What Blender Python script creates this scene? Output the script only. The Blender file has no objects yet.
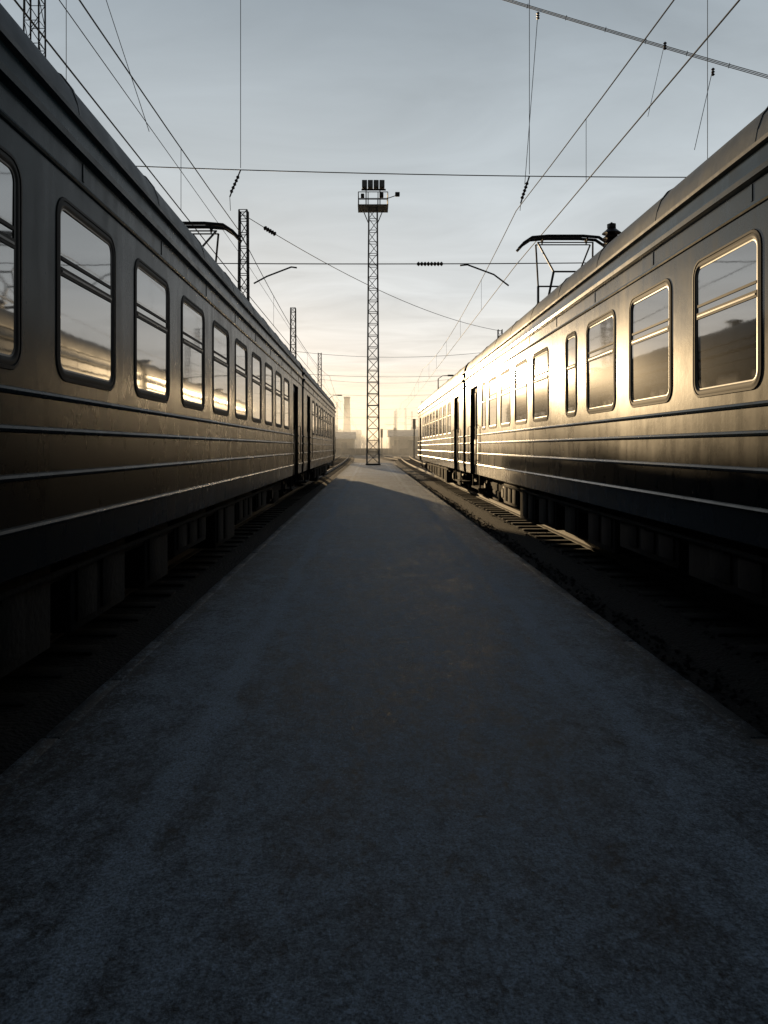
import bpy, bmesh, math, random
from mathutils import Vector, Matrix
random.seed(7)
EYE=1.8
F=750.0
scene=bpy.context.scene

# ---------------------------------------------------------------- helpers
class B:
    def __init__(s): s.v=[]; s.f=[]; s.m=[]
    def add(s,vs,fs,m=0):
        o=len(s.v); s.v+= [tuple(p) for p in vs]
        for f in fs: s.f.append([i+o for i in f]); s.m.append(m)
    def quad(s,a,b,c,d,m=0): s.add([a,b,c,d],[(0,1,2,3)],m)
    def box(s,x0,x1,y0,y1,z0,z1,m=0,bev=0.0):
        if x0>x1:x0,x1=x1,x0
        if y0>y1:y0,y1=y1,y0
        if z0>z1:z0,z1=z1,z0
        if bev<=0:
            vs=[(x,y,z) for x in(x0,x1) for y in(y0,y1) for z in(z0,z1)]
            s.add(vs,[(0,1,3,2),(4,6,7,5),(0,4,5,1),(2,3,7,6),(0,2,6,4),(1,5,7,3)],m)
        else:
            b=min(bev,(x1-x0)*.45,(y1-y0)*.45,(z1-z0)*.45)
            bm=bmesh.new()
            bmesh.ops.create_cube(bm,size=1)
            for v in bm.verts:
                v.co=Vector(((x0+x1)/2+v.co.x*(x1-x0),(y0+y1)/2+v.co.y*(y1-y0),(z0+z1)/2+v.co.z*(z1-z0)))
            bmesh.ops.bevel(bm,geom=bm.edges[:],offset=b,segments=2,affect='EDGES',profile=.5)
            bm.verts.index_update()
            s.add([v.co[:] for v in bm.verts],[[v.index for v in f.verts] for f in bm.faces],m)
            bm.free()
    def tube(s,pts,r,n=5,m=0,cap=True):
        pts=[Vector(p) for p in pts]; rings=[]; vs=[]; fs=[]
        for i,p in enumerate(pts):
            if i==0:t=pts[1]-p
            elif i==len(pts)-1:t=p-pts[i-1]
            else:t=pts[i+1]-pts[i-1]
            if t.length<1e-9:t=Vector((0,0,1))
            t.normalize()
            up=Vector((0,0,1)) if abs(t.z)<.95 else Vector((1,0,0))
            a=t.cross(up).normalized(); b=t.cross(a)
            rr=r[i] if isinstance(r,(list,tuple)) else r
            for k in range(n):
                an=2*math.pi*k/n
                vs.append(p+a*(rr*math.cos(an))+b*(rr*math.sin(an)))
        for i in range(len(pts)-1):
            for k in range(n):
                k2=(k+1)%n
                fs.append((i*n+k,i*n+k2,(i+1)*n+k2,(i+1)*n+k))
        if cap:
            fs.append(tuple(range(n))[::-1]); fs.append(tuple(range((len(pts)-1)*n,len(pts)*n)))
        s.add(vs,fs,m)
    def build(s,name,mats,parent=None,sharp=35,recalc=True):
        me=bpy.data.meshes.new(name)
        off=Vector(parent.location) if parent else Vector((0,0,0))
        me.from_pydata([(p[0]-off.x,p[1]-off.y,p[2]-off.z) for p in s.v],[],s.f)
        for mt in mats: me.materials.append(mt)
        me.polygons.foreach_set('material_index',s.m)
        me.update()
        if recalc:
            bm=bmesh.new(); bm.from_mesh(me)
            bmesh.ops.remove_doubles(bm,verts=bm.verts,dist=1e-5)
            bmesh.ops.recalc_face_normals(bm,faces=bm.faces)
            bm.to_mesh(me); bm.free()
        me.polygons.foreach_set('use_smooth',[True]*len(me.polygons))
        me.set_sharp_from_angle(angle=math.radians(sharp))
        ob=bpy.data.objects.new(name,me); scene.collection.objects.link(ob)
        if parent: ob.parent=parent
        return ob
def empty(name,loc=(0,0,0)):
    e=bpy.data.objects.new(name,None); e.location=loc; e.empty_display_size=.5
    scene.collection.objects.link(e); return e

# ---------------------------------------------------------------- materials
def mat(name,col,rough=.6,metal=0.0,var=.3,scale=3.0,bump=0.0,bscale=8.0,coat=0.0,ior=1.5,rvar=.0,stretch=(1,1,1),col2=None,bdist=.02,crough=.15):
    m=bpy.data.materials.new(name); m.use_nodes=True
    nt=m.node_tree; n=nt.nodes; l=nt.links; p=n['Principled BSDF']
    tc=n.new('ShaderNodeTexCoord'); mp=n.new('ShaderNodeMapping'); mp.inputs['Scale'].default_value=stretch
    l.new(tc.outputs['Object'],mp.inputs['Vector'])
    no=n.new('ShaderNodeTexNoise'); no.inputs['Scale'].default_value=scale; no.inputs['Detail'].default_value=8; no.inputs['Roughness'].default_value=.65
    l.new(mp.outputs[0],no.inputs['Vector'])
    cr=n.new('ShaderNodeValToRGB'); cr.color_ramp.elements[0].position=.3; cr.color_ramp.elements[1].position=.7
    c2=col2 if col2 else tuple(min(1,c*(1+var)) for c in col)
    c1=tuple(c*(1-var) for c in col) if not col2 else col
    cr.color_ramp.elements[0].color=(*c1,1); cr.color_ramp.elements[1].color=(*c2,1)
    l.new(no.outputs['Fac'],cr.inputs[0]); l.new(cr.outputs[0],p.inputs['Base Color'])
    p.inputs['Roughness'].default_value=rough; p.inputs['Metallic'].default_value=metal
    p.inputs['IOR'].default_value=ior; p.inputs['Coat Weight'].default_value=coat
    p.inputs['Coat Roughness'].default_value=crough
    if rvar>0:
        mr=n.new('ShaderNodeMapRange'); mr.inputs['From Min'].default_value=.3; mr.inputs['From Max'].default_value=.7
        mr.inputs['To Min'].default_value=max(.02,rough-rvar); mr.inputs['To Max'].default_value=rough+rvar
        l.new(no.outputs['Fac'],mr.inputs['Value']); l.new(mr.outputs[0],p.inputs['Roughness'])
    if bump>0:
        nb=n.new('ShaderNodeTexNoise'); nb.inputs['Scale'].default_value=bscale; nb.inputs['Detail'].default_value=4
        l.new(mp.outputs[0],nb.inputs['Vector'])
        bp=n.new('ShaderNodeBump'); bp.inputs['Strength'].default_value=bump; bp.inputs['Distance'].default_value=bdist
        l.new(nb.outputs['Fac'],bp.inputs['Height']); l.new(bp.outputs[0],p.inputs['Normal'])
    return m

def paint_mat(name,c_low,c_high,zsplit,coat_hi,coat_lo,crough,spec):
    """old train enamel: streaked dirt, dented sheet metal, darker lower body"""
    m=bpy.data.materials.new(name); m.use_nodes=True
    nt=m.node_tree; n=nt.nodes; l=nt.links; p=n['Principled BSDF']
    tc=n.new('ShaderNodeTexCoord')
    def noise(scale,st,det=6,ro=.6):
        mp=n.new('ShaderNodeMapping'); mp.inputs['Scale'].default_value=st
        l.new(tc.outputs['Object'],mp.inputs['Vector'])
        t=n.new('ShaderNodeTexNoise'); t.inputs['Scale'].default_value=scale; t.inputs['Detail'].default_value=det; t.inputs['Roughness'].default_value=ro
        l.new(mp.outputs[0],t.inputs['Vector']); return t
    streak=noise(5,(1,1.0,.12)); blot=noise(1.6,(1,1,1),8,.7); dent=noise(1.1,(1,1,1.6),2,.4); dent2=noise(14,(1,1,1),3,.5)
    sep=n.new('ShaderNodeSeparateXYZ'); l.new(tc.outputs['Object'],sep.inputs[0])
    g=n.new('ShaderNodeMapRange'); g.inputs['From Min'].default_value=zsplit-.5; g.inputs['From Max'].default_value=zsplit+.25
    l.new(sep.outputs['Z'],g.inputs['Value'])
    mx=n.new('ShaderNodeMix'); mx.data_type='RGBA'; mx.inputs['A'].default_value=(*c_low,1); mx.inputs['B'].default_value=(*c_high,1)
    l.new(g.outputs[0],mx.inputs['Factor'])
    d=n.new('ShaderNodeMath'); d.operation='MULTIPLY'; l.new(streak.outputs['Fac'],d.inputs[0]); l.new(blot.outputs['Fac'],d.inputs[1])
    dr=n.new('ShaderNodeMapRange'); dr.inputs['From Min'].default_value=.2; dr.inputs['From Max'].default_value=.42; dr.inputs['To Max'].default_value=.3
    l.new(d.outputs[0],dr.inputs['Value'])
    m2=n.new('ShaderNodeMix'); m2.data_type='RGBA'; l.new(dr.outputs[0],m2.inputs['Factor'])
    l.new(mx.outputs['Result'],m2.inputs['A']); m2.inputs['B'].default_value=(.042,.042,.040,1)
    l.new(m2.outputs['Result'],p.inputs['Base Color'])
    rr=n.new('ShaderNodeMapRange'); rr.inputs['From Min'].default_value=.15; rr.inputs['From Max'].default_value=.4
    rr.inputs['To Min'].default_value=.24; rr.inputs['To Max'].default_value=.36
    l.new(d.outputs[0],rr.inputs['Value']); l.new(rr.outputs[0],p.inputs['Roughness'])
    p.inputs['Specular IOR Level'].default_value=spec
    cw=n.new('ShaderNodeMapRange'); cw.inputs['From Min'].default_value=.15; cw.inputs['From Max'].default_value=.4
    cw.inputs['To Min'].default_value=coat_hi; cw.inputs['To Max'].default_value=coat_lo
    l.new(d.outputs[0],cw.inputs['Value']); l.new(cw.outputs[0],p.inputs['Coat Weight'])
    p.inputs['Coat Roughness'].default_value=crough; p.inputs['Coat IOR'].default_value=1.4
    b1=n.new('ShaderNodeBump'); b1.inputs['Strength'].default_value=.2; b1.inputs['Distance'].default_value=.008
    l.new(dent.outputs['Fac'],b1.inputs['Height'])
    b2=n.new('ShaderNodeBump'); b2.inputs['Strength'].default_value=.1; b2.inputs['Distance'].default_value=.004
    l.new(dent2.outputs['Fac'],b2.inputs['Height']); l.new(b1.outputs[0],b2.inputs['Normal'])
    l.new(b2.outputs[0],p.inputs['Normal'])
    l.new(b1.outputs[0],p.inputs['Coat Normal'])
    return m

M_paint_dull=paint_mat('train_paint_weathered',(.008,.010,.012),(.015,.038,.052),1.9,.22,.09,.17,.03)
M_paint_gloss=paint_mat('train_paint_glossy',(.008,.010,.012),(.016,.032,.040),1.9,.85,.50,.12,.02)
M_roof=mat('roof_paint',(.035,.048,.060),.55,0,.4,2.5,.4,3,rvar=.1)
M_rubber=mat('window_rubber',(.008,.008,.008),.7)
M_metal=mat('window_metal',(.10,.10,.10),.45,.8,.2,8)
M_glass=mat('window_glass',(.006,.007,.008),.035,0,.2,2,.12,1.3,ior=3.9,rvar=.02,bdist=.008,coat=.22,crough=.15)
M_door=mat('door_paint',(.010,.012,.014),.55,0,.3,3,.2,2,rvar=.1)
M_under=mat('underframe_grime',(.005,.005,.005),.95,0,.5,6,.5,20)
M_box=mat('equipment_box_paint',(.016,.010,.008),.9,0,.5,5,.3,12)
M_wheel=mat('wheel_steel',(.03,.026,.024),.7,.3,.4,6)
M_steel=mat('galvanised_steel',(.16,.16,.16),.55,.3,.3,4)
M_dark=mat('dark_steel',(.05,.05,.052),.6,.3,.3,4)
M_wire=mat('wire_metal',(.06,.06,.06),.7,.1,.2,4)
M_ins=mat('insulator_ceramic',(.05,.03,.025),.35,0,.2,6)
M_lamp=mat('lamp_housing',(.06,.06,.065),.5,.2,.2,4)
M_lens=mat('lamp_glass',(.25,.27,.28),.1,0,.1,4)
M_rail=mat('rail_steel',(.06,.055,.05),.6,.6,.3,5)
M_sleeper=mat('sleeper_concrete',(.018,.018,.018),.95,0,.5,9,.6,25)
M_brick=mat('building_plaster',(.30,.27,.24),.9,0,.25,.6,.2,5)
M_broof=mat('building_roof_snow',(.45,.45,.47),.8,0,.3,.8)
M_chim=mat('chimney_brick',(.12,.09,.075),.9,0,.3,.5)
M_win=mat('building_window',(.02,.022,.025),.15)
M_bark=mat('winter_tree_bark',(.12,.105,.095),.95,0,.3,.8)

def platform_mat():
    m=bpy.data.materials.new('platform_asphalt_frost'); m.use_nodes=True
    nt=m.node_tree; n=nt.nodes; l=nt.links; p=n['Principled BSDF']
    tc=n.new('ShaderNodeTexCoord')
    def noise(scale,st=(1,1,1),det=8,ro=.6,dis=0):
        mp=n.new('ShaderNodeMapping'); mp.inputs['Scale'].default_value=st
        l.new(tc.outputs['Object'],mp.inputs['Vector'])
        t=n.new('ShaderNodeTexNoise'); t.inputs['Scale'].default_value=scale; t.inputs['Detail'].default_value=det; t.inputs['Roughness'].default_value=ro
        t.inputs['Distortion'].default_value=dis
        l.new(mp.outputs[0],t.inputs['Vector']); return t.outputs['Fac']
    def math_(op,a,b):
        t=n.new('ShaderNodeMath'); t.operation=op
        for i,x in enumerate((a,b)):
            if x is None: continue
            if isinstance(x,(int,float)): t.inputs[i].default_value=x
            else: l.new(x,t.inputs[i])
        return t.outputs[0]
    def mr(v,a,b,c,d,smooth=True):
        t=n.new('ShaderNodeMapRange'); 
        if smooth:t.interpolation_type='SMOOTHSTEP'
        t.inputs['From Min'].default_value=a;t.inputs['From Max'].default_value=b;t.inputs['To Min'].default_value=c;t.inputs['To Max'].default_value=d
        l.new(v,t.inputs['Value']); return t.outputs[0]
    big=noise(.9,(1,.5,1),5); mid=noise(6,(1,.7,1),12,.8,.4); fine=noise(42,(1,.8,1),8,.8); grit=noise(110,(1,1,1),3,.65)
    sep=n.new('ShaderNodeSeparateXYZ'); l.new(tc.outputs['Object'],sep.inputs[0])
    wob=math_('MULTIPLY',math_('SUBTRACT',noise(.5,(0.2,1,1),3),.5),.30)
    x=math_('ADD',sep.outputs['X'],wob)
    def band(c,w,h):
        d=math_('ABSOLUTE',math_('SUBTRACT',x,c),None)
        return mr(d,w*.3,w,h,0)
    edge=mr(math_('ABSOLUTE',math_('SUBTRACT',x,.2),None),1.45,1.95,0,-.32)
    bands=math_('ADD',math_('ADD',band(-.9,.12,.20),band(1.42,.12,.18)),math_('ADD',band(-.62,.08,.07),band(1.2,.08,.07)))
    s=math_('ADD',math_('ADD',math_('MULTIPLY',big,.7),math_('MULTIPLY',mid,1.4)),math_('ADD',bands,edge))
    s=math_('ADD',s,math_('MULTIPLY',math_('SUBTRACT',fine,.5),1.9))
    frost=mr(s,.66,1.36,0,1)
    mx=n.new('ShaderNodeMix'); mx.data_type='RGBA'; l.new(frost,mx.inputs['Factor'])
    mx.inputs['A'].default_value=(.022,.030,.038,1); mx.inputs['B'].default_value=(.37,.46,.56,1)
    g=n.new('ShaderNodeMix'); g.data_type='RGBA'; g.blend_type='MULTIPLY'; g.inputs['Factor'].default_value=1
    l.new(mx.outputs['Result'],g.inputs['A'])
    cg=n.new('ShaderNodeCombineColor'); gv=mr(grit,.3,.7,.3,1.7,False)
    for i in range(3): l.new(gv,cg.inputs[i])
    l.new(cg.outputs[0],g.inputs['B'])
    l.new(g.outputs['Result'],p.inputs['Base Color'])
    l.new(mr(frost,0,1,.58,.75),p.inputs['Roughness']); p.inputs['Specular IOR Level'].default_value=.4
    h=math_('ADD',math_('MULTIPLY',fine,.8),math_('ADD',math_('MULTIPLY',mid,.8),math_('MULTIPLY',grit,.35)))
    b=n.new('ShaderNodeBump'); b.inputs['Strength'].default_value=.8; b.inputs['Distance'].default_value=.014
    l.new(h,b.inputs['Height']); l.new(b.outputs[0],p.inputs['Normal'])
    return m
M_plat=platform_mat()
M_ground=mat('ground_snow_dust',(.06,.055,.05),.95,0,.3,.35,.6,3,col2=(.30,.30,.31))
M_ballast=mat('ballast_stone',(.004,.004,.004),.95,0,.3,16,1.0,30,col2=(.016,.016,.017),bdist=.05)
M_conc=mat('fence_concrete',(.04,.04,.04),.9,0,.4,2,.4,12)

# ---------------------------------------------------------------- ground
b=B(); b.quad((-1500,-300,0),(1500,-300,0),(1500,3000,0),(-1500,3000,0))
b.build('ground',[M_ground],recalc=False)
b=B(); b.quad((-20,-60,.004),(20,-60,.004),(20,75,.004),(-20,75,.004))
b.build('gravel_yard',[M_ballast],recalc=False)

# platform
PL,PR,PE=-1.75,2.12,74.0
pf=empty('platform',(0,0,0))
b=B()
b.quad((PL+.1,-12,.25),(PR-.1,-12,.25),(PR-.1,PE,.25),(PL+.1,PE,.25))
b.quad((PL+.1,-12,0),(PR-.1,-12,0),(PR-.1,-12,.25),(PL+.1,-12,.25))
b.quad((PL+.1,PE,0),(PR-.1,PE,0),(PR-.1,PE,.25),(PL+.1,PE,.25))
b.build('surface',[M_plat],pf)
b=B(); y=-12
while y<PE:
    for xa,xb in((PL,PL+.098),(PR-.098,PR)):
        dz=random.uniform(-.004,.002); o=random.uniform(-.006,.006)
        b.box(xa+o if xa<0 else xa,xb if xa<0 else xb+o,y+.003,y+.997,0.0,.251+dz,0,.012)
    y+=1.0
b.build('kerb_stones',[M_plat],pf)

# tracks
def track(name,pathf,y0,y1,sl=True):
    t=empty(name,(pathf(y0),y0,0))
    r=B(); s_=B(); bl=B()
    step=4.0 ; n=int((y1-y0)/step)
    for sx in(-.76,.76):
        for i in range(n):
            ya=y0+i*step; yb=ya+step
            xa=pathf(ya)+sx; xb=pathf(yb)+sx
            prof=[(-.065,.13),(.065,.13),(.065,.145),(.012,.16),(.012,.215),(.035,.222),(.035,.25),(-.035,.25),(-.035,.222),(-.012,.215),(-.012,.16),(-.065,.145)]
            k=len(prof)
            vs=[(xa+p[0],ya,p[1]) for p in prof]+[(xb+p[0],yb,p[1]) for p in prof]
            r.add(vs,[(j,(j+1)%k,k+(j+1)%k,k+j) for j in range(k)])
    for i in range(n):
        ya=y0+i*step; yb=ya+step; xa=pathf(ya); xb=pathf(yb)
        w0,w1=1.75,1.4
        for (pa,za),(pb,zb) in (((-w0,.01),(-w1,.11)),((-w1,.11),(w1,.11)),((w1,.11),(w0,.01))):
            bl.quad((xa+pa,ya,za),(xa+pb,ya,zb),(xb+pb,yb,zb),(xb+pa,yb,za))
    y=y0
    while sl and y<min(y1,120):
        x=pathf(y); dz=random.uniform(-.008,.008)
        s_.box(x-1.3,x+1.3,y-.12,y+.12,.05,.135+dz,0,.02); y+=.6
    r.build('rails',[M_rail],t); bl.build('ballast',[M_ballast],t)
    if s_.v: s_.build('sleepers',[M_sleeper],t)
def bend(x0,y0,k): return lambda y: x0+(k*(y-y0)**2 if y>y0 else 0)
track('railway_track',bend(-3.55,60,-.0002),-28,300)
track('railway_track',bend(4.4,55,.0003),-28,300)
track('railway_track',bend(-8.1,60,-.0002),-28,300,False)
track('railway_track',bend(9.0,55,.0003),-28,300,False)
track('railway_track',lambda y: 4.4-(4.2)*(1-math.exp(-((max(y,95)-95)/60.0))) ,96,300,False)

# scattered ballast stones
b=B()
def stone(x,y,z,r):
    vs=[]
    for d in((1,0,0),(-1,0,0),(0,1,0),(0,-1,0),(0,0,1),(0,0,-1)):
        q=r*random.uniform(.6,1.2); vs.append((x+d[0]*q,y+d[1]*q,z+d[2]*q*.8))
    b.add(vs,[(0,2,4),(2,1,4),(1,3,4),(3,0,4),(2,0,5),(1,2,5),(3,1,5),(0,3,5)])
for i in range(9000):
    y=random.uniform(2.5,26) if random.random()<.75 else random.uniform(26,50)
    x=random.choice((random.uniform(2.13,3.6),random.uniform(2.13,3.6),random.uniform(-2.7,-1.76)))
    stone(x,y,random.uniform(.01,.04)+(.08 if (x>3.0) else 0),random.uniform(.012,.03))
b.build('ballast_stones',[M_ballast],sharp=10)

# unseen concrete panels added beyond each train to block low sun and view underneath
def sun_block(x,y0,y1,h):
    b=B(); y=y0
    while y<y1:
        b.box(x-.04,x+.04,y+.09,y+2.41,.05,h,0,.015)
        for k in range(3): b.box(x-.055,x-.038,y+.2,y+2.3,.2+k*(h-.2)/3,.2+k*(h-.2)/3+.06); b.box(x+.038,x+.055,y+.2,y+2.3,.2+k*(h-.2)/3,.2+k*(h-.2)/3+.06)
        b.box(x-.08,x+.08,y-.08,y+.08,0,h+.1,0,.02); y+=2.5
    b.build('sun_block_fence',[M_conc])
sun_block(-5.5,-28,84,1.25); sun_block(6.7,-28,44,1.25)

# ---------------------------------------------------------------- train
def rrect(y0,y1,z0,z1,r,off,seg=5):
    y0-=off;y1+=off;z0-=off;z1+=off;r=max(.005,r+off); pts=[]
    for cy,cz,a0 in((y1-r,z0+r,-90),(y1-r,z1-r,0),(y0+r,z1-r,90),(y0+r,z0+r,180)):
        for i in range(seg+1):
            a=math.radians(a0+90*i/seg); pts.append((cy+r*math.cos(a),cz+r*math.sin(a)))
    return pts
WB,WT=EYE+.46,EYE+1.55
BB,BT=EYE+.40,EYE+1.62
LOW=EYE-.75
def train(name,side,s,cars,M_paint):
    T=empty(name,(side+s*1.6,0,.25))
    P=lambda d,y,z:(side+s*d,y,z)
    body,roofb,glass,frames,doors,under=B(),B(),B(),B(),B(),B()
    def rib(r,h=.035,dp=.03):
        return [(0,r-h),(-dp*.7,r-h*.7),(-dp,r),(-dp*.7,r+h*.7),(0,r+h)]
    lowp=[(.07,LOW),(.01,LOW+.03)]
    for r in(-.46,-.17,.10,.31): lowp+=[(d,EYE+z) for d,z in rib(r,.022,.024)]
    lowp+=[(0,BB)]
    upp=[(0,BT)]+[(d,EYE+z) for d,z in rib(1.76,.022,.02)]+[(0,EYE+1.93),(-.045,EYE+1.95),(-.05,EYE+1.99),(-.01,EYE+2.01),(.0,EYE+2.05),(.0,EYE+2.15)]
    roofp=[(.0,EYE+2.15),(-.035,EYE+2.16),(-.035,EYE+2.19),(.01,EYE+2.20),(.03,EYE+2.31),(.07,EYE+2.42),(.14,EYE+2.51),(.3,EYE+2.6),(.55,EYE+2.68),(.95,EYE+2.74),(1.6,EYE+2.77)]
    roofp+=[(3.2-d,z) for d,z in roofp[-2:2:-1]]+[(3.2,EYE+2.15)]
    farp=[(3.2,EYE+2.15),(3.2,LOW)]
    def extr(bb,prof,y0,y1,m=0,nseg=1):
        k=len(prof); vs=[]; fs=[]
        for j in range(nseg+1):
            yy=y0+(y1-y0)*j/nseg; vs+=[P(d,yy,z) for d,z in prof]
        for j in range(nseg):
            for i in range(k-1): fs.append((j*k+i,j*k+i+1,(j+1)*k+i+1,(j+1)*k+i))
        bb.add(vs,fs,m)
    for car in cars:
        y0,y1=car['y']; els=sorted([(a,c,'w') for a,c in car['win']]+[(a,c,'d') for a,c in car['doors']])
        extr(body,upp,y0,y1); extr(body,farp,y0,y1); extr(roofb,roofp,y0,y1)
        body.quad(P(.07,y0,LOW),P(.07,y1,LOW),P(3.2,y1,LOW),P(3.2,y0,LOW))
        full=lowp+upp+roofp+farp
        for ye in(y0,y1):
            cx=(1.6,EYE+.8); ring=[p for i,p in enumerate(full) if i==0 or p!=full[i-1]]
            vs=[P(cx[0],ye,cx[1])]+[P(d,ye,z) for d,z in ring]
            body.add(vs,[(0,i+1,(i+1)%len(ring)+1) for i in range(len(ring))])
            o=-1 if ye==y0 else 1
            body.box(side+s*1.1,side+s*2.1,ye,ye+o*.27,EYE-.6,EYE+1.5,0,.03)
            for zz in (EYE-.35,):
                under.tube([P(.25,ye,zz),P(.25,ye+o*.22,zz)],.07,10,0)
                under.tube([P(2.95,ye,zz),P(2.95,ye+o*.22,zz)],.07,10,0)
        yy=y0
        for a,c,t in els:
            if t=='d': extr(body,lowp,yy,a); yy=c
        extr(body,lowp,yy,y1)
        yy=y0
        for a,c,t in els:
            if t=='d':
                if a>yy: body.quad(P(0,yy,BB),P(0,a,BB),P(0,a,BT),P(0,yy,BT))
                D=.11
                for q in(a,c): doors.quad(P(0,q,LOW),P(D,q,LOW),P(D,q,BT),P(0,q,BT),2)
                doors.quad(P(0,a,BT),P(D,a,BT),P(D,c,BT),P(0,c,BT),2)
                mid=(a+c)/2
                for la,lb in((a,mid-.008),(mid+.008,c)):
                    doors.box(side+s*(D-.03),side+s*(D+.03),la+.012,lb-.012,LOW+.01,BT-.01,0,.012)
                    wy0,wy1=la+.13,lb-.13; z0=WB+.02; z1=WT-.08
                    L1=rrect(wy0,wy1,z0,z1,.06,.025); L2=rrect(wy0,wy1,z0,z1,.06,0)
                    k=len(L1)
                    doors.add([P(D-.032,q[0],q[1]) for q in L1]+[P(D-.045,q[0],q[1]) for q in L2],[(i,(i+1)%k,k+(i+1)%k,k+i) for i in range(k)],2)
                    glass.add([P(D-.040,q[0],q[1]) for q in L2],[tuple(range(k))])
                    doors.box(side+s*(D-.045),side+s*(D-.028),la+.1,lb-.1,EYE-.5,EYE+.2,0,.01)
                for q in(a-.07,c+.07):
                    doors.tube([P(0.0,q,EYE-.35),P(-.06,q,EYE-.33),P(-.06,q,EYE+.55),P(0,q,EYE+.57)],.014,6,1)
                under.box(side+s*(.02),side+s*(.4),a+.05,c-.05,LOW-.36,LOW-.32,0)
                for q in(a+.05,c-.09): under.box(side+s*.05,side+s*.09,q,q+.04,LOW-.36,LOW+.0,0)
                yy=c
                continue
            a2,c2=a-.05,c+.05
            if a2>yy: body.quad(P(0,yy,BB),P(0,a2,BB),P(0,a2,BT),P(0,yy,BT))
            L=rrect(a,c,WB,WT,.10,0); k=len(L); sg=k//4
            cor=[(c2,BB),(c2,BT),(a2,BT),(a2,BB)]
            vs=[P(0,*q) for q in L]+[P(0,*q) for q in cor]; fs=[]
            for ci in range(4):
                for i in range(sg-1): fs.append((k+ci,ci*sg+i,ci*sg+i+1))
                fs.append((k+ci,ci*sg+sg-1,((ci+1)%4)*sg,k+(ci+1)%4))
            body.add(vs,fs)
            rings=[(.045,0.0,1),(.040,-.007,1),(.022,-.009,1),(.018,-.003,0),(.0,-.007,0),(-.012,-.006,0),(-.022,.001,0),(-.026,.002,1),(-.034,.002,1),(-.038,.004,1)]
            Ls=[[P(d,*q) for q in rrect(a,c,WB,WT,.10,o)] for o,d,_ in rings]
            for j in range(len(rings)-1):
                frames.add(Ls[j]+Ls[j+1],[(i,(i+1)%k,k+(i+1)%k,k+i) for i in range(k)],rings[j][2] if (rings[j+1][2]==rings[j][2] and j>2) else 0)
            zt=WB+(WT-WB)*.60
            gi=rrect(a,c,WB,WT,.10,-.036)
            for half in(0,1):
                t1=random.uniform(-.0025,.0025); t2=random.uniform(-.0025,.0025)
                if half==0: pts=[q for q in gi if q[1]<zt-.02]
                else: pts=[q for q in gi if q[1]>zt+.02]
                lo=min(q[0] for q in gi); hi=max(q[0] for q in gi)
                if half==0:
                    ordr=sorted(pts,key=lambda q:math.atan2(q[1]-(zt-.02),q[0]-(a+c)/2))
                    poly=ordr+[(hi,zt),(lo,zt)]
                else:
                    ordr=sorted(pts,key=lambda q:math.atan2(q[1]-(zt-.3),q[0]-(a+c)/2))
                    poly=[(hi,zt)]+ordr+[(lo,zt)]
                zm=(WB+WT)/2; ym=(a+c)/2
                glass.add([P(.0065+t1*(q[1]-zm)/.5+t2*(q[0]-ym)/.5+(.002 if half else 0),*q) for q in poly],[tuple(range(len(poly)))])
            frames.box(side+s*-.002,side+s*.03,a+.03,c-.03,zt-.026,zt+.026,0)
            frames.box(side+s*-.005,side+s*-.001,a+.05,c-.05,zt-.008,zt+.006,1)
            if c-a>.8:
                frames.box(side+s*.000,side+s*.03,a+.04,c-.04,zt+.075,zt+.096,0)
            yy=c2
        if yy<y1: body.quad(P(0,yy,BB),P(0,y1,BB),P(0,y1,BT),P(0,yy,BT))
        q=y0+.02
        while q<y1:
            pr=[(d,z) for d,z in roofp[3:]]
            k=len(pr); w=.018
            vs=[P(d,q-w,z+.0) for d,z in pr]+[P(d,q-w,z+.016) for d,z in pr]+[P(d,q+w,z+.016) for d,z in pr]+[P(d,q+w,z) for d,z in pr]
            roofb.add(vs,[(r*k+i,r*k+i+1,(r+1)*k+i+1,(r+1)*k+i) for r in range(3) for i in range(k-1)])
            body.box(side+s*-.006,side+s*.004,q-.012,q+.012,EYE+1.80,EYE+1.925,0)
            q+=1.92
        q=y0+2.4
        while q<y1-2:
            if not any(abs(q-pp)<1.9 for pp in car.get('panto',[])):
                for dd in(.75,2.45):
                    zb=EYE+2.69
                    roofb.tube([P(dd,q,zb),P(dd,q,zb+.13)],.13,10)
                    roofb.tube([P(dd,q,zb+.13),P(dd,q,zb+.16),P(dd,q,zb+.2)],[.2,.2,.05],12)
            q+=2.9
        for dd in(1.25,1.85): roofb.box(side+s*(dd),side+s*(dd+.12),y0+.6,y1-.6,EYE+2.80,EYE+2.83)
        under.box(side+s*.35,side+s*2.85,y0+.2,y1-.2,LOW-.12,LOW+.02)
        for bc in(y0+3.5,y1-3.5):
            for dd in(.38,2.82):
                under.box(side+s*(dd-.07),side+s*(dd+.07),bc-1.75,bc+1.75,.72,.92,0,.03)
                under.box(side+s*(dd-.09),side+s*(dd+.09),bc-.5,bc+.5,.48,.74,0,.03)
                for oy in(-1.3,1.3):
                    under.box(side+s*(dd-.13),side+s*(dd+.13),bc+oy-.16,bc+oy+.16,.58,.92,2,.04)
                    under.tube([P(dd-.17,bc+oy,.75),P(dd-.1,bc+oy,.75)] ,.11,12,2)
                    for o2 in(-.3,.3):
                        pts=[P(dd+.07*math.cos(t*.9),bc+oy+o2+.07*math.sin(t*.9),.70+.03*t*.35) for t in range(0,26)]
                        under.tube(pts,.014,5,2)
            for oy in(-1.3,1.3):
                under.tube([P(.8,bc+oy,.75),P(2.4,bc+oy,.75)],.08,10,2)
                for dd in(.77,2.30):
                    under.tube([P(dd,bc+oy,.75),P(dd+.03,bc+oy,.75),P(dd+.1,bc+oy,.75),P(dd+.13,bc+oy,.75)],[.43,.47,.47,.5],28,2)
        q=y0+6.2
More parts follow.
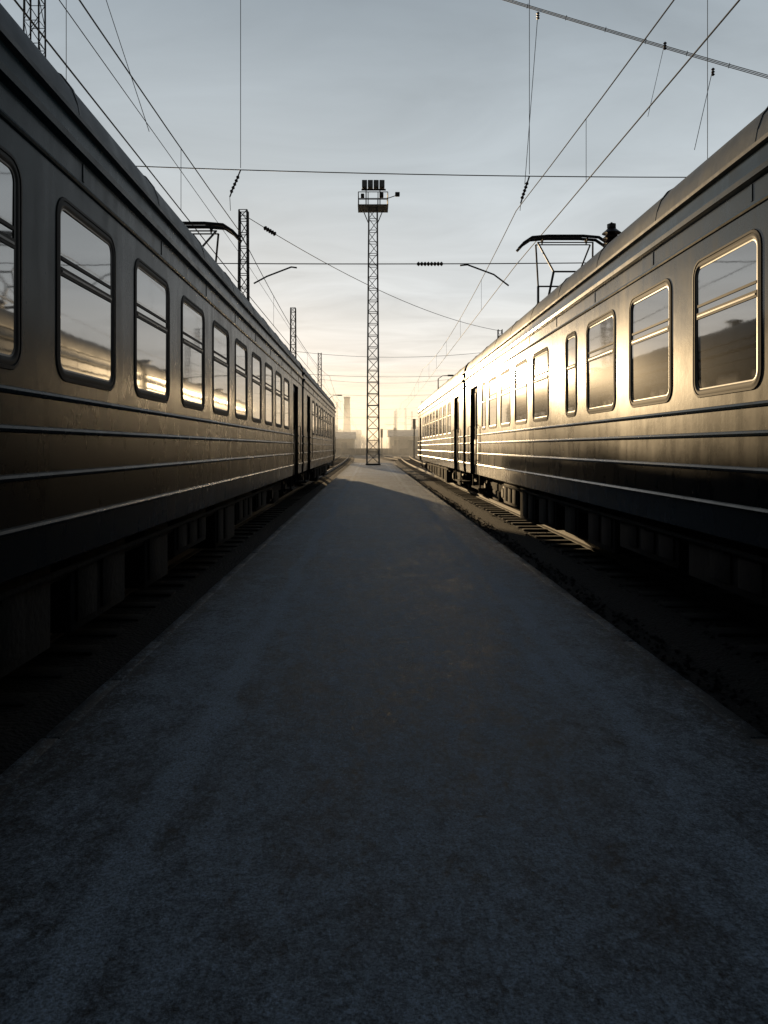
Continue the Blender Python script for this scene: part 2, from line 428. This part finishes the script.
        while q<y1-6.8:
            L=random.uniform(.7,1.7); h=random.uniform(.4,.62); mm=random.choice((0,0,1))
            under.box(side+s*.16,side+s*.9,q,q+L,LOW-.03-h,LOW-.03,mm,.02)
            for j in range(max(1,int(L/.5))):
                under.box(side+s*.14,side+s*.162,q+.08+j*.5,q+.45+j*.5,LOW-h+.04,LOW-.12,mm,.006)
            under.box(side+s*.12,side+s*.17,q+L*.45,q+L*.55,LOW-.13,LOW-.07,0)
            q+=L+random.uniform(.15,.6)
        for zz,dd in((LOW-.09,.12),(LOW-.15,.2)):
            under.tube([P(dd,y0+5.4,zz),P(dd,y1-5.4,zz)],.022,6,0)
        for pp,zh in car.get('pantoz',[]):
            pb=B(); cx=1.6; zr=EYE+2.80
            for dy in(-.6,.6):
                for dx in(-.5,.5):
                    for kk in range(4): pb.tube([P(cx+dx,pp+dy,zr+kk*.055),P(cx+dx,pp+dy,zr+.03+kk*.055),P(cx+dx,pp+dy,zr+.05+kk*.055)],[.07,.05,.03],10,1)
                pb.tube([P(cx-.62,pp+dy,zr+.25),P(cx+.62,pp+dy,zr+.25)],.035,6)
            for dx in(-.55,.55): pb.tube([P(cx+dx,pp-.7,zr+.25),P(cx+dx,pp+.7,zr+.25)],.035,6)
            zk=(zr+.25+zh)/2-.1
            for sy in(-1,1):
                K=[P(cx+dx,pp+sy*.75,zk) for dx in(-.42,.42)]
                Bs=[P(cx+dx,pp+sy*.4,zr+.27) for dx in(-.5,.5)]
                Tp=[P(cx+dx,pp+sy*.1,zh-.14) for dx in(-.62,.62)]
                for i in(0,1):
                    pb.tube([Bs[i],K[i]],.028,6); pb.tube([K[i],Tp[i]],.02,6)
                pb.tube([K[0],K[1]],.02,6); pb.tube([Bs[0],K[1]],.01,5)
                pb.tube([Tp[0],Tp[1]],.014,6)
                hw=1.05
                pts=[(-hw,-.28),(-hw+.12,-.15),(-hw+.3,-.03),(-.4,0),(.4,0),(hw-.3,-.03),(hw-.12,-.15),(hw,-.28)]
                pb.tube([P(cx+x,pp+sy*.12,zh+z) for x,z in pts],.034,6)
            for dx in(-.5,.5): pb.tube([P(cx+dx,pp-.12,zh-.02),P(cx+dx,pp,zh-.14),P(cx+dx,pp+.12,zh-.02)],.018,5)
            if s>0:
                zt0=zr-.12
                for dy,dx,nn in((-5.2,1.0,9),(-4.6,1.25,7),(-3.9,1.1,6)):
                    for kk in range(nn): pb.tube([P(dx,pp+dy,zt0+kk*.085),P(dx,pp+dy,zt0+.05+kk*.085),P(dx,pp+dy,zt0+.08+kk*.085)],[.15,.09,.06],12,1)
                    pb.tube([P(dx,pp+dy,zt0+nn*.085),P(dx,pp+dy,zt0+nn*.085+.06)],.07,8)
                pb.tube([P(1.0,pp-5.2,zt0+.84),P(1.25,pp-4.6,zt0+.70),P(1.1,pp-3.9,zt0+.57),P(1.1,pp-.6,zr+.3)],.022,5)
                pb.box(side+s*.75,side+s*1.5,pp-4.4,pp-3.7,zr-.12,zr+.18,0,.03)
            pb.build('pantograph',[M_dark,M_ins],T)
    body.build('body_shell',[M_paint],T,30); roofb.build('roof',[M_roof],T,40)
    glass.build('window_panes',[M_glass],T,recalc=False); frames.build('window_frames',[M_rubber,M_metal],T,40)
    doors.build('sliding_doors',[M_door,M_metal,M_rubber],T,30); under.build('underframe_and_bogies',[M_under,M_box,M_wheel],T,35)
    return T
def wins(y0,p,w,ks,narrow={}):
    out=[]
    for k in ks:
        a=y0+p*k
        out.append((a,a+narrow.get(k,w)))
    return out
left=[dict(y=(-2.6,21.45),win=wins(4.70,1.545,1.0,range(-3,9)),doors=[(-1.9,-.6),(19.05,20.35)],pantoz=[(14.4,EYE+4.26)],panto=[14.4]),
      dict(y=(22.05,42.2),win=wins(25.4,1.545,.96,range(0,9)),doors=[(23.2,24.5),(39.7,41)]),
      dict(y=(-27,-3.2),win=wins(-23,1.545,.96,range(0,12)),doors=[(-25.5,-24.2),(-4.6,-3.9)])]
right=[dict(y=(-2.2,21.9),win=wins(5.40,1.6,1.06,[-4,-3,-2,-1,0,1,2,3,4,5,6,7],{3:.5})+[(18.2,18.75)],doors=[(19.5,20.9)],pantoz=[(17.0,EYE+4.75)],panto=[17.0,12.5]),
      dict(y=(22.5,43.5),win=wins(26,1.6,1.02,range(0,9)),doors=[(23.6,25.0),(41,42.2)]),
      dict(y=(-27,-2.8),win=wins(-23,1.6,1.02,range(0,11)),doors=[(-25.5,-24.2),(-4.6,-3.9)])]
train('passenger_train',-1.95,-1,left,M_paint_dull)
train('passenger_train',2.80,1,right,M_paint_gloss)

# ---------------------------------------------------------------- lattice masts
def lattice(bb,x,y,z0,z1,w0,w1,leg=.04,br=.02,cell=None,m=0,w0y=None,w1y=None):
    w0y=w0y or w0; w1y=w1y or w1
    H=z1-z0; z=z0; lv=[z0]
    while z<z1-.2:
        t=(z-z0)/H; w=w0+(w1-w0)*t; z+= (cell or w*1.15); lv.append(min(z,z1))
    C=lambda z:[(x+sx*(w0+(w1-w0)*(z-z0)/H)/2,y+sy*(w0y+(w1y-w0y)*(z-z0)/H)/2,z) for sx,sy in((-1,-1),(1,-1),(1,1),(-1,1))]
    for i in range(4): bb.tube([C(z0)[i],C(z1)[i]],leg,4,m)
    for j in range(len(lv)-1):
        a=C(lv[j]); c=C(lv[j+1])
        for i in range(4):
            k=(i+1)%4
            if j%2: bb.tube([a[i],c[k]],br,4,m,False)
            else: bb.tube([a[k],c[i]],br,4,m,False)
            bb.tube([c[i],c[k]],br,4,m,False)
def cat_mast(x,y,h,arm=0,w=.55,leg=.040,br=.020):
    e=empty('catenary_mast',(x,y,0)); bb=B()
    bb.box(x-.5,x+.5,y-.5,y+.5,0,.3,1,.04)
    lattice(bb,x,y,.3,h,w,w*.7,leg,br,w*1.2)
    if arm:
        for za,L in((h-3.8,3.0),):
            bb.tube([(x,y,za),(x+arm*L,y,za+.25)],.03,6); bb.tube([(x,y,za+1.3),(x+arm*L,y,za+.25)],.012,5)
    bb.build('lattice',[M_dark,M_conc],e)
cat_mast(-6.35,14.2,13.0,0,.36,.018,.008)
for (x,y,h) in((-6.15,36.5,13.3),(-6.3,61.5,13.2),(-6.3,94,13.6)): cat_mast(x,y,h)
for (x,y,h) in((10.4,60,11.2),(9.6,104,10.2),(10.5,150,11),(-9.5,130,12),(-7.5,170,12),(6.5,185,11),(12,215,12),(5,150,9),(9.5,200,12)): cat_mast(x,y,h,-1 if x>0 else 1,.45,.03,.012)
cat_mast(-12,20,17.2,0,.8); cat_mast(12,20,17.2,0,.8); cat_mast(11.2,10,5.4)

# lighting mast
LX,LY=.26,64.6
e=empty('lighting_mast',(LX,LY,.25)); b=B()
b.box(LX-.65,LX+.65,LY-.65,LY+.65,.25,.38,2,.05)
lattice(b,LX,LY,.38,22.3,1.05,.72,.065,.028,1.0)
b.build('lattice_tower',[M_steel,M_steel,M_conc],e)
b=B()
zp=22.3
b.box(LX-1.3,LX+1.3,LY-1.0,LY+1.0,zp,zp+.09)
for sx in(-1.25,-.42,.42,1.25):
    for sy in(-.95,.95): b.tube([(LX+sx,LY+sy,zp),(LX+sx,LY+sy,zp+1.15)],.035,4)
for z in(zp+.6,zp+1.15):
    for sy in(-.95,.95): b.tube([(LX-1.27,LY+sy,z),(LX+1.27,LY+sy,z)],.035,4)
    for sx in(-1.25,1.25): b.tube([(LX+sx,LY-.95,z),(LX+sx,LY+.95,z)],.035,4)
for sx in(-.9,.9): b.tube([(LX+sx,LY,zp),(LX+sx*.4,LY,zp-1.3)],.04,4)
for sx in(-.6,.6): b.tube([(LX+sx,LY,zp),(LX+sx,LY,zp+2.3)],.045,4)
b.tube([(LX+1.2,LY,zp+.9),(LX+2.1,LY,zp+1.2)],.035,4)
b.build('service_balcony',[M_steel],e)
b=B()
for i in range(4):
    x=LX-.95+i*.5
    b.box(x,x+.44,LY-.35,LY-.05,zp+1.75,zp+2.4,0,.04); b.box(x+.04,x+.40,LY-.365,LY-.352,zp+1.8,zp+2.35,1)
    b.box(x,x+.44,LY+.05,LY+.35,zp+1.75,zp+2.4,0,.04)
b.box(LX-1.0,LX+1.1,LY-.05,LY+.05,zp+1.6,zp+1.72,0)
b.box(LX+.55,LX+.9,LY-.3,LY+.1,zp+.95,zp+1.35,0,.05)
b.box(LX+1.9,LX+2.3,LY-.2,LY+.2,zp+1.1,zp+1.42,0,.05)
b.box(LX-1.05,LX-.75,LY-.3,LY+.1,zp+.9,zp+1.25,0,.05)
b.build('floodlights',[M_lamp,M_lens],e)

def yard_lamp(x,y,h,arm):
    e=empty('street_lamp',(x,y,0)); b=B()
    b.tube([(x,y,0),(x,y,h*.5),(x,y,h)],[.12,.09,.06],8)
    b.tube([(x,y,h),(x+arm*.5,y,h+.35),(x+arm*1.2,y,h+.4)],.045,6)
    b.box(x+arm*1.1,x+arm*1.8,y-.18,y+.18,h+.3,h+.48,1,.05)
    b.build('pole_and_head',[M_dark,M_lamp],e)
yard_lamp(8.0,88,9.8,1); yard_lamp(-5.9,110,9.0,1)
def signal(x,y,h):
    e=empty('railway_signal',(x,y,0)); b=B()
    b.tube([(x,y,0),(x,y,h)],.08,8); b.box(x-.22,x+.22,y-.12,y+.1,h-1.5,h,0,.04)
    for i in range(3): b.tube([(x,y-.13,h-.3-i*.45),(x,y-.3,h-.3-i*.45)],.13,10,1)
    for k in range(10): b.tube([(x-.15,y+.2,k*h/10+.2),(x+.15,y+.2,k*h/10+.2)],.012,4)
    for sx in(-.15,.15): b.tube([(x+sx,y+.2,0),(x+sx,y+.2,h)],.015,4)
    b.build('post_and_heads',[M_dark,M_lamp],e)
signal(6.6,112,6.0); signal(-5.9,88,5.2); signal(2.1,135,5)

# ---------------------------------------------------------------- wires
W=B()
def sagline(a,c,sag,n=14):
    a=Vector(a);c=Vector(c)
    return [a.lerp(c,i/n)-Vector((0,0,4*sag*(i/n)*(1-i/n))) for i in range(n+1)]
def ins(p,q,m=1,nd=6,r=.075):
    p=Vector(p);q=Vector(q)
    for i in range(nd):
        a=p.lerp(q,i/nd); c=p.lerp(q,(i+.55)/nd); d=p.lerp(q,(i+.95)/nd)
        W.tube([a,c,d],[r*.4,r,r*.35],8,m)
def catenary(x,zc,zm,ys,offs,rad=.011):
    for i in range(len(ys)-1):
        a=(x+offs[i],ys[i],EYE+zm); c=(x+offs[i+1],ys[i+1],EYE+zm)
        W.tube(sagline(a,c,(zm-zc)*.45),rad,5)
        k=max(4,int((ys[i+1]-ys[i])/6))
        for j in range(1,k):
            t=j/k; m_=Vector(a).lerp(Vector(c),t)-Vector((0,0,4*(zm-zc)*.45*t*(1-t)))
            W.tube([m_,(x+(offs[i]*(1-t)+offs[i+1]*t),m_.y,EYE+zc)],.005,4)
    W.tube([(x+offs[i],ys[i],EYE+zc) for i in range(len(ys))],rad,5)
catenary(-3.38,4.34,5.75,[-30,20,61,94,130,170,250],[0.02,-.1,.1,-.1,.1,-.1,-.5])
catenary(4.25,4.86,6.3,[-30,20,60,104,150,185,250],[.15,-.35,.0,.2,.6,1.6,4])
catenary(-8.1,4.4,5.8,[-30,20,61,94,130,170,250],[0.1,-.1,.1,-.1,.1,-.1,-.5])
catenary(9.0,4.6,6.0,[-30,20,60,104,150,185,250],[0.1,-.1,.1,.2,.6,1.6,4])
W.tube([(-4.9,-20,EYE+6.6),(-5.9,36.5,EYE+8.8),(-6,61,EYE+8.8),(-6,94,EYE+9),(-7.5,170,EYE+8.8)],.010,5)
Yc=20
up=sagline((-12,Yc,EYE+7.75),(12,Yc,EYE+7.2),.18,20); lo=sagline((-12,Yc,EYE+5.0),(12,Yc,EYE+5.0),.12,20)
W.tube(up,.014,5); W.tube(lo,.014,5)
top=sagline((-12,Yc,17),(12,Yc,17),3.0,24); W.tube(top,.016,5)
def zat(l,x):
    t=(x+12)/24*(len(l)-1); i=int(t); return l[i].lerp(l[min(i+1,len(l)-1)],t-i).z
for x,xb in((-3.45,-3.72),(4.25,4.0),(-8.1,-8.1),(9,9)):
    zt=zat(top,x); zu=zat(up,x)
    W.tube([(x,Yc,zt),(x,Yc,zu+.05)],.009,5)
    W.tube([(x,Yc,zu),(xb,Yc-.1,zu-.75)],.02,6,0)
    ins((x+(xb-x)*.2,Yc,zu-.15),(x+(xb-x)*.9,Yc-.1,zu-.65),1,5,.05)
    W.tube([(xb,Yc-.1,zu-.75),(xb,Yc,EYE+6.3)],.008,5)
W.tube([(-3.1,Yc,EYE+4.36),(-2.75,Yc,EYE+4.55),(-2.1,Yc,EYE+4.8),(-1.95,Yc,EYE+4.78)],.022,6)
W.tube([(3.7,Yc,EYE+4.3),(3.3,Yc,EYE+4.6),(2.6,Yc,EYE+4.86),(2.4,Yc,EYE+4.84)],.022,6)
ins((1.25,Yc,zat(lo,1.25)),(1.95,Yc,zat(lo,1.9)),1,8,.065)
for y,z in((61,7.8),(94,8.5),(150,8),(185,7.5)):
    W.tube(sagline((-6.3 if y<120 else -8,y,EYE+z),(10.2,y,EYE+z),.5),.014,4)
    W.tube(sagline((-6.3 if y<120 else -8,y,EYE+z-1.8),(10.2,y,EYE+z-1.8),.3),.014,4)
dg=sagline((-6.15,36.5,EYE+11.3),(10.4,60,EYE+9.3),.9,20); W.tube(dg,.018,5)
ins(dg[1],dg[1].lerp(dg[2],.6),1,5,.12)
for k,(dx,dz) in enumerate(((0,0),(0,.04),(.0,.08))):
    W.tube(sagline((-6.2,13.9,EYE+11.18+dz),(11.2,10.0,EYE+3.33+dz),.25+.02*k,24),.006,5)
bl=sagline((-6.2,13.9,EYE+11.22),(11.2,10.0,EYE+3.37),.27,60)
for i in range(4,58):
    if i%2==0: W.tube([bl[i]+Vector((0,0,-.04)),bl[i]+Vector((0.02,0,.04))],.005,4)
for px,py0,py1,y in((538,12,178,12.0),(713,68,142,11.3),(665,42,108,11.4)):
    X=(px-370)/F*y
    W.tube([(X,y,EYE+(447-py0)/F*y),(X-.15,y+.3,EYE+(447-py1)/F*y)],.005,4)
    ins((X,y,EYE+(447-py0)/F*y),(X,y,EYE+(447-py0)/F*y-.12),1,3,.028)
W.tube([(-4.1,10.5,EYE+7.5),(-3.15,10.7,EYE+4.5)],.005,4)
W.build('overhead_wires',[M_wire,M_ins])

# ---------------------------------------------------------------- background
def building(name,x0,x1,y0,y1,h,gable=1.5,floors=1):
    e=empty(name,((x0+x1)/2,y0,0)); b=B(); b.box(x0,x1,y0,y1,0,h)
    b.build('walls',[M_brick],e)
    r=B(); o=.4; my=(y0+y1)/2
    r.add([(x0-o,y0-o,h+.02),(x1+o,y0-o,h+.02),(x1+o,my,h+gable),(x0-o,my,h+gable),(x0-o,y1+o,h+.02),(x1+o,y1+o,h+.02)],[(0,1,2,3),(3,2,5,4),(0,3,4),(1,5,2)])
    r.box(x0+1,x0+1.7,my-.35,my+.35,h+gable*.6,h+gable+.5); r.build('roof',[M_broof],e)
    w=B(); n=max(2,int((x1-x0)/3)); fh=h/floors
    for f in range(floors):
        for i in range(n):
            cx=x0+(i+.5)*(x1-x0)/n
            w.box(cx-.6,cx+.6,y0-.06,y0+.02,f*fh+fh*.35,f*fh+fh*.8); w.box(cx-.7,cx+.7,y0-.12,y0+.02,f*fh+fh*.3,f*fh+fh*.34,1)
    w.box(x0+.4,x0+1.5,y0-.08,y0+.02,0,2.1,1)
    w.build('windows_and_doors',[M_win,M_dark],e)
building('warehouse_building',4.5,17,170,182,4.2,1.6)
building('station_shed',-12,-3.6,165,176,3.6,1.6)
building('apartment_building',-30,-12,260,272,8,1.5,3)
building('apartment_building',16,34,280,292,8,1.5,3)
building('factory_building',-14,-4,300,330,7,2,2)
e=empty('factory_chimney',(-8.6,290,0)); b=B()
CX=-8.9; b.tube([(CX,290,0),(CX,290,12),(CX,290,20.5),(CX,290,20.6),(CX,290,21.2)],[1.7,1.35,1.1,1.3,1.3],20)
for z in(7,13,18): b.tube([(CX,290,z),(CX,290,z+.25)],1.7-z*.026,20,1)
b.build('stack',[M_chim,M_dark],e)
b=B()
for i in range(120):
    x=-60+i*1.0
    b.box(x,x+.92,158,158.06,.1,1.5); b.box(x-.06,x+.02,157.95,158.1,0,1.65)
b.build('yard_fence',[M_conc])
b=B()
def branch(p,d,L,r,lev):
    q=p+d*L; b.tube([p,q],[r,r*.55],4,0,False)
    if lev==0: return
    for i in range(4 if lev>1 else 5):
        nd=(d+Vector((random.uniform(-1,1),random.uniform(-1,1),random.uniform(-.2,.8)))*.75).normalized()
        branch(p+d*L*random.uniform(.45,1),nd,L*random.uniform(.5,.75),r*.5,lev-1)
for i in range(100):
    x=random.uniform(-50,60); y=random.uniform(330,420)
    branch(Vector((x,y,0)),Vector((random.uniform(-.1,.1),0,1)).normalized(),random.uniform(2.4,4.2),.22,3)
b.build('distant_trees',[M_bark],recalc=False)

# low winter ground haze over the far yard (real scattering volume)
b=B(); b.box(-400,400,100,1800,.02,13)
hz=b.build('haze',[])
hm=bpy.data.materials.new('haze'); hm.use_nodes=True; t=hm.node_tree; t.nodes.clear()
vo=t.nodes.new('ShaderNodeVolumeScatter'); vo.inputs['Density'].default_value=.0042; vo.inputs['Anisotropy'].default_value=.5; vo.inputs['Color'].default_value=(.92,.96,1,1)
ou=t.nodes.new('ShaderNodeOutputMaterial'); t.links.new(vo.outputs[0],ou.inputs['Volume'])
hz.data.materials.append(hm)

# ---------------------------------------------------------------- light
SD=Vector((-.18,1,.098)).normalized()
az=math.atan2(SD.x,SD.y); el=math.asin(SD.z)
sun=bpy.data.lights.new('sun','SUN'); sun.energy=5.0; sun.angle=math.radians(.5); sun.color=(1,.72,.40)
so=bpy.data.objects.new('sun',sun); scene.collection.objects.link(so)
so.rotation_euler=SD.to_track_quat('Z','Y').to_euler(); so.location=(-20,60,40)

w=bpy.data.worlds.new('World'); scene.world=w; w.use_nodes=True
nt=w.node_tree; n=nt.nodes; l=nt.links; bg=n['Background']
sky=n.new('ShaderNodeTexSky'); sky.sky_type='NISHITA'; sky.sun_disc=False
sky.sun_elevation=el; sky.sun_rotation=az%(2*math.pi); sky.dust_density=3; sky.air_density=1.0
tc=n.new('ShaderNodeTexCoord'); sep=n.new('ShaderNodeSeparateXYZ'); l.new(tc.outputs['Generated'],sep.inputs[0])
ramp=n.new('ShaderNodeValToRGB'); l.new(sep.outputs['Z'],ramp.inputs[0])
els=[(0,(.92,.74,.54)),(.05,(.97,.85,.68)),(.12,(.87,.84,.78)),(.20,(.69,.72,.73)),(.35,(.50,.555,.59)),(.5,(.35,.405,.45)),(.65,(.16,.20,.25)),(1,(.06,.09,.13))]
er=ramp.color_ramp.elements
er[0].position=0; er[0].color=(*els[0][1],1); er[1].position=1; er[1].color=(*els[-1][1],1)
for p,c in els[1:-1]:
    x=er.new(p); x.color=(*c,1)
dot=n.new('ShaderNodeVectorMath'); dot.operation='DOT_PRODUCT'; l.new(tc.outputs['Generated'],dot.inputs[0]); dot.inputs[1].default_value=SD[:]
fr=n.new('ShaderNodeMapRange'); fr.interpolation_type='SMOOTHSTEP'; l.new(dot.outputs['Value'],fr.inputs['Value'])
fr.inputs['From Min'].default_value=-.4; fr.inputs['From Max'].default_value=.93; fr.inputs['To Min'].default_value=.08; fr.inputs['To Max'].default_value=1.0
dv=n.new('ShaderNodeMath'); dv.operation='MAXIMUM'; dv.inputs[1].default_value=.04; l.new(sep.outputs['Z'],dv.inputs[0])
dx=n.new('ShaderNodeMath'); dx.operation='DIVIDE'; l.new(sep.outputs['X'],dx.inputs[0]); l.new(dv.outputs[0],dx.inputs[1])
dy=n.new('ShaderNodeMath'); dy.operation='DIVIDE'; l.new(sep.outputs['Y'],dy.inputs[0]); l.new(dv.outputs[0],dy.inputs[1])
cb=n.new('ShaderNodeCombineXYZ'); l.new(dx.outputs[0],cb.inputs[0]); l.new(dy.outputs[0],cb.inputs[1])
mp=n.new('ShaderNodeMapping'); mp.inputs['Scale'].default_value=(.8,1.1,1); mp.inputs['Rotation'].default_value=(0,0,.6); l.new(cb.outputs[0],mp.inputs['Vector'])
cn=n.new('ShaderNodeTexNoise'); cn.inputs['Scale'].default_value=1.1; cn.inputs['Detail'].default_value=9; cn.inputs['Roughness'].default_value=.55; cn.inputs['Distortion'].default_value=.8
l.new(mp.outputs[0],cn.inputs['Vector'])
cr=n.new('ShaderNodeMapRange'); cr.inputs['From Min'].default_value=.3; cr.inputs['From Max'].default_value=.72; cr.inputs['To Min'].default_value=.88; cr.inputs['To Max'].default_value=1.13
l.new(cn.outputs['Fac'],cr.inputs['Value'])
mu=n.new('ShaderNodeMath'); mu.operation='MULTIPLY'; l.new(fr.outputs[0],mu.inputs[0]); l.new(cr.outputs[0],mu.inputs[1])
sc=n.new('ShaderNodeVectorMath'); sc.operation='SCALE'; l.new(ramp.outputs[0],sc.inputs[0]); l.new(mu.outputs[0],sc.inputs['Scale'])
s1=n.new('ShaderNodeVectorMath'); s1.operation='SCALE'; l.new(sc.outputs[0],s1.inputs[0]); s1.inputs['Scale'].default_value=10.0
ad=n.new('ShaderNodeVectorMath'); ad.operation='ADD'; l.new(s1.outputs[0],ad.inputs[0])
s2=n.new('ShaderNodeVectorMath'); s2.operation='SCALE'; l.new(sky.outputs[0],s2.inputs[0]); s2.inputs['Scale'].default_value=.03
l.new(s2.outputs[0],ad.inputs[1]); l.new(ad.outputs[0],bg.inputs['Color']); bg.inputs['Strength'].default_value=.1

# ---------------------------------------------------------------- camera
cam=bpy.data.cameras.new('camera'); co=bpy.data.objects.new('camera',cam); scene.collection.objects.link(co)
co.location=(0,0,EYE); co.rotation_euler=(math.radians(90),0,0)
cam.sensor_fit='AUTO'; cam.sensor_width=36; cam.lens=F/1024*36
cam.shift_x=14/1024; cam.shift_y=-65/1024
cam.clip_end=5000; cam.clip_start=.05
scene.camera=co
scene.view_settings.view_transform='Standard'; scene.view_settings.look='None'; scene.view_settings.exposure=0
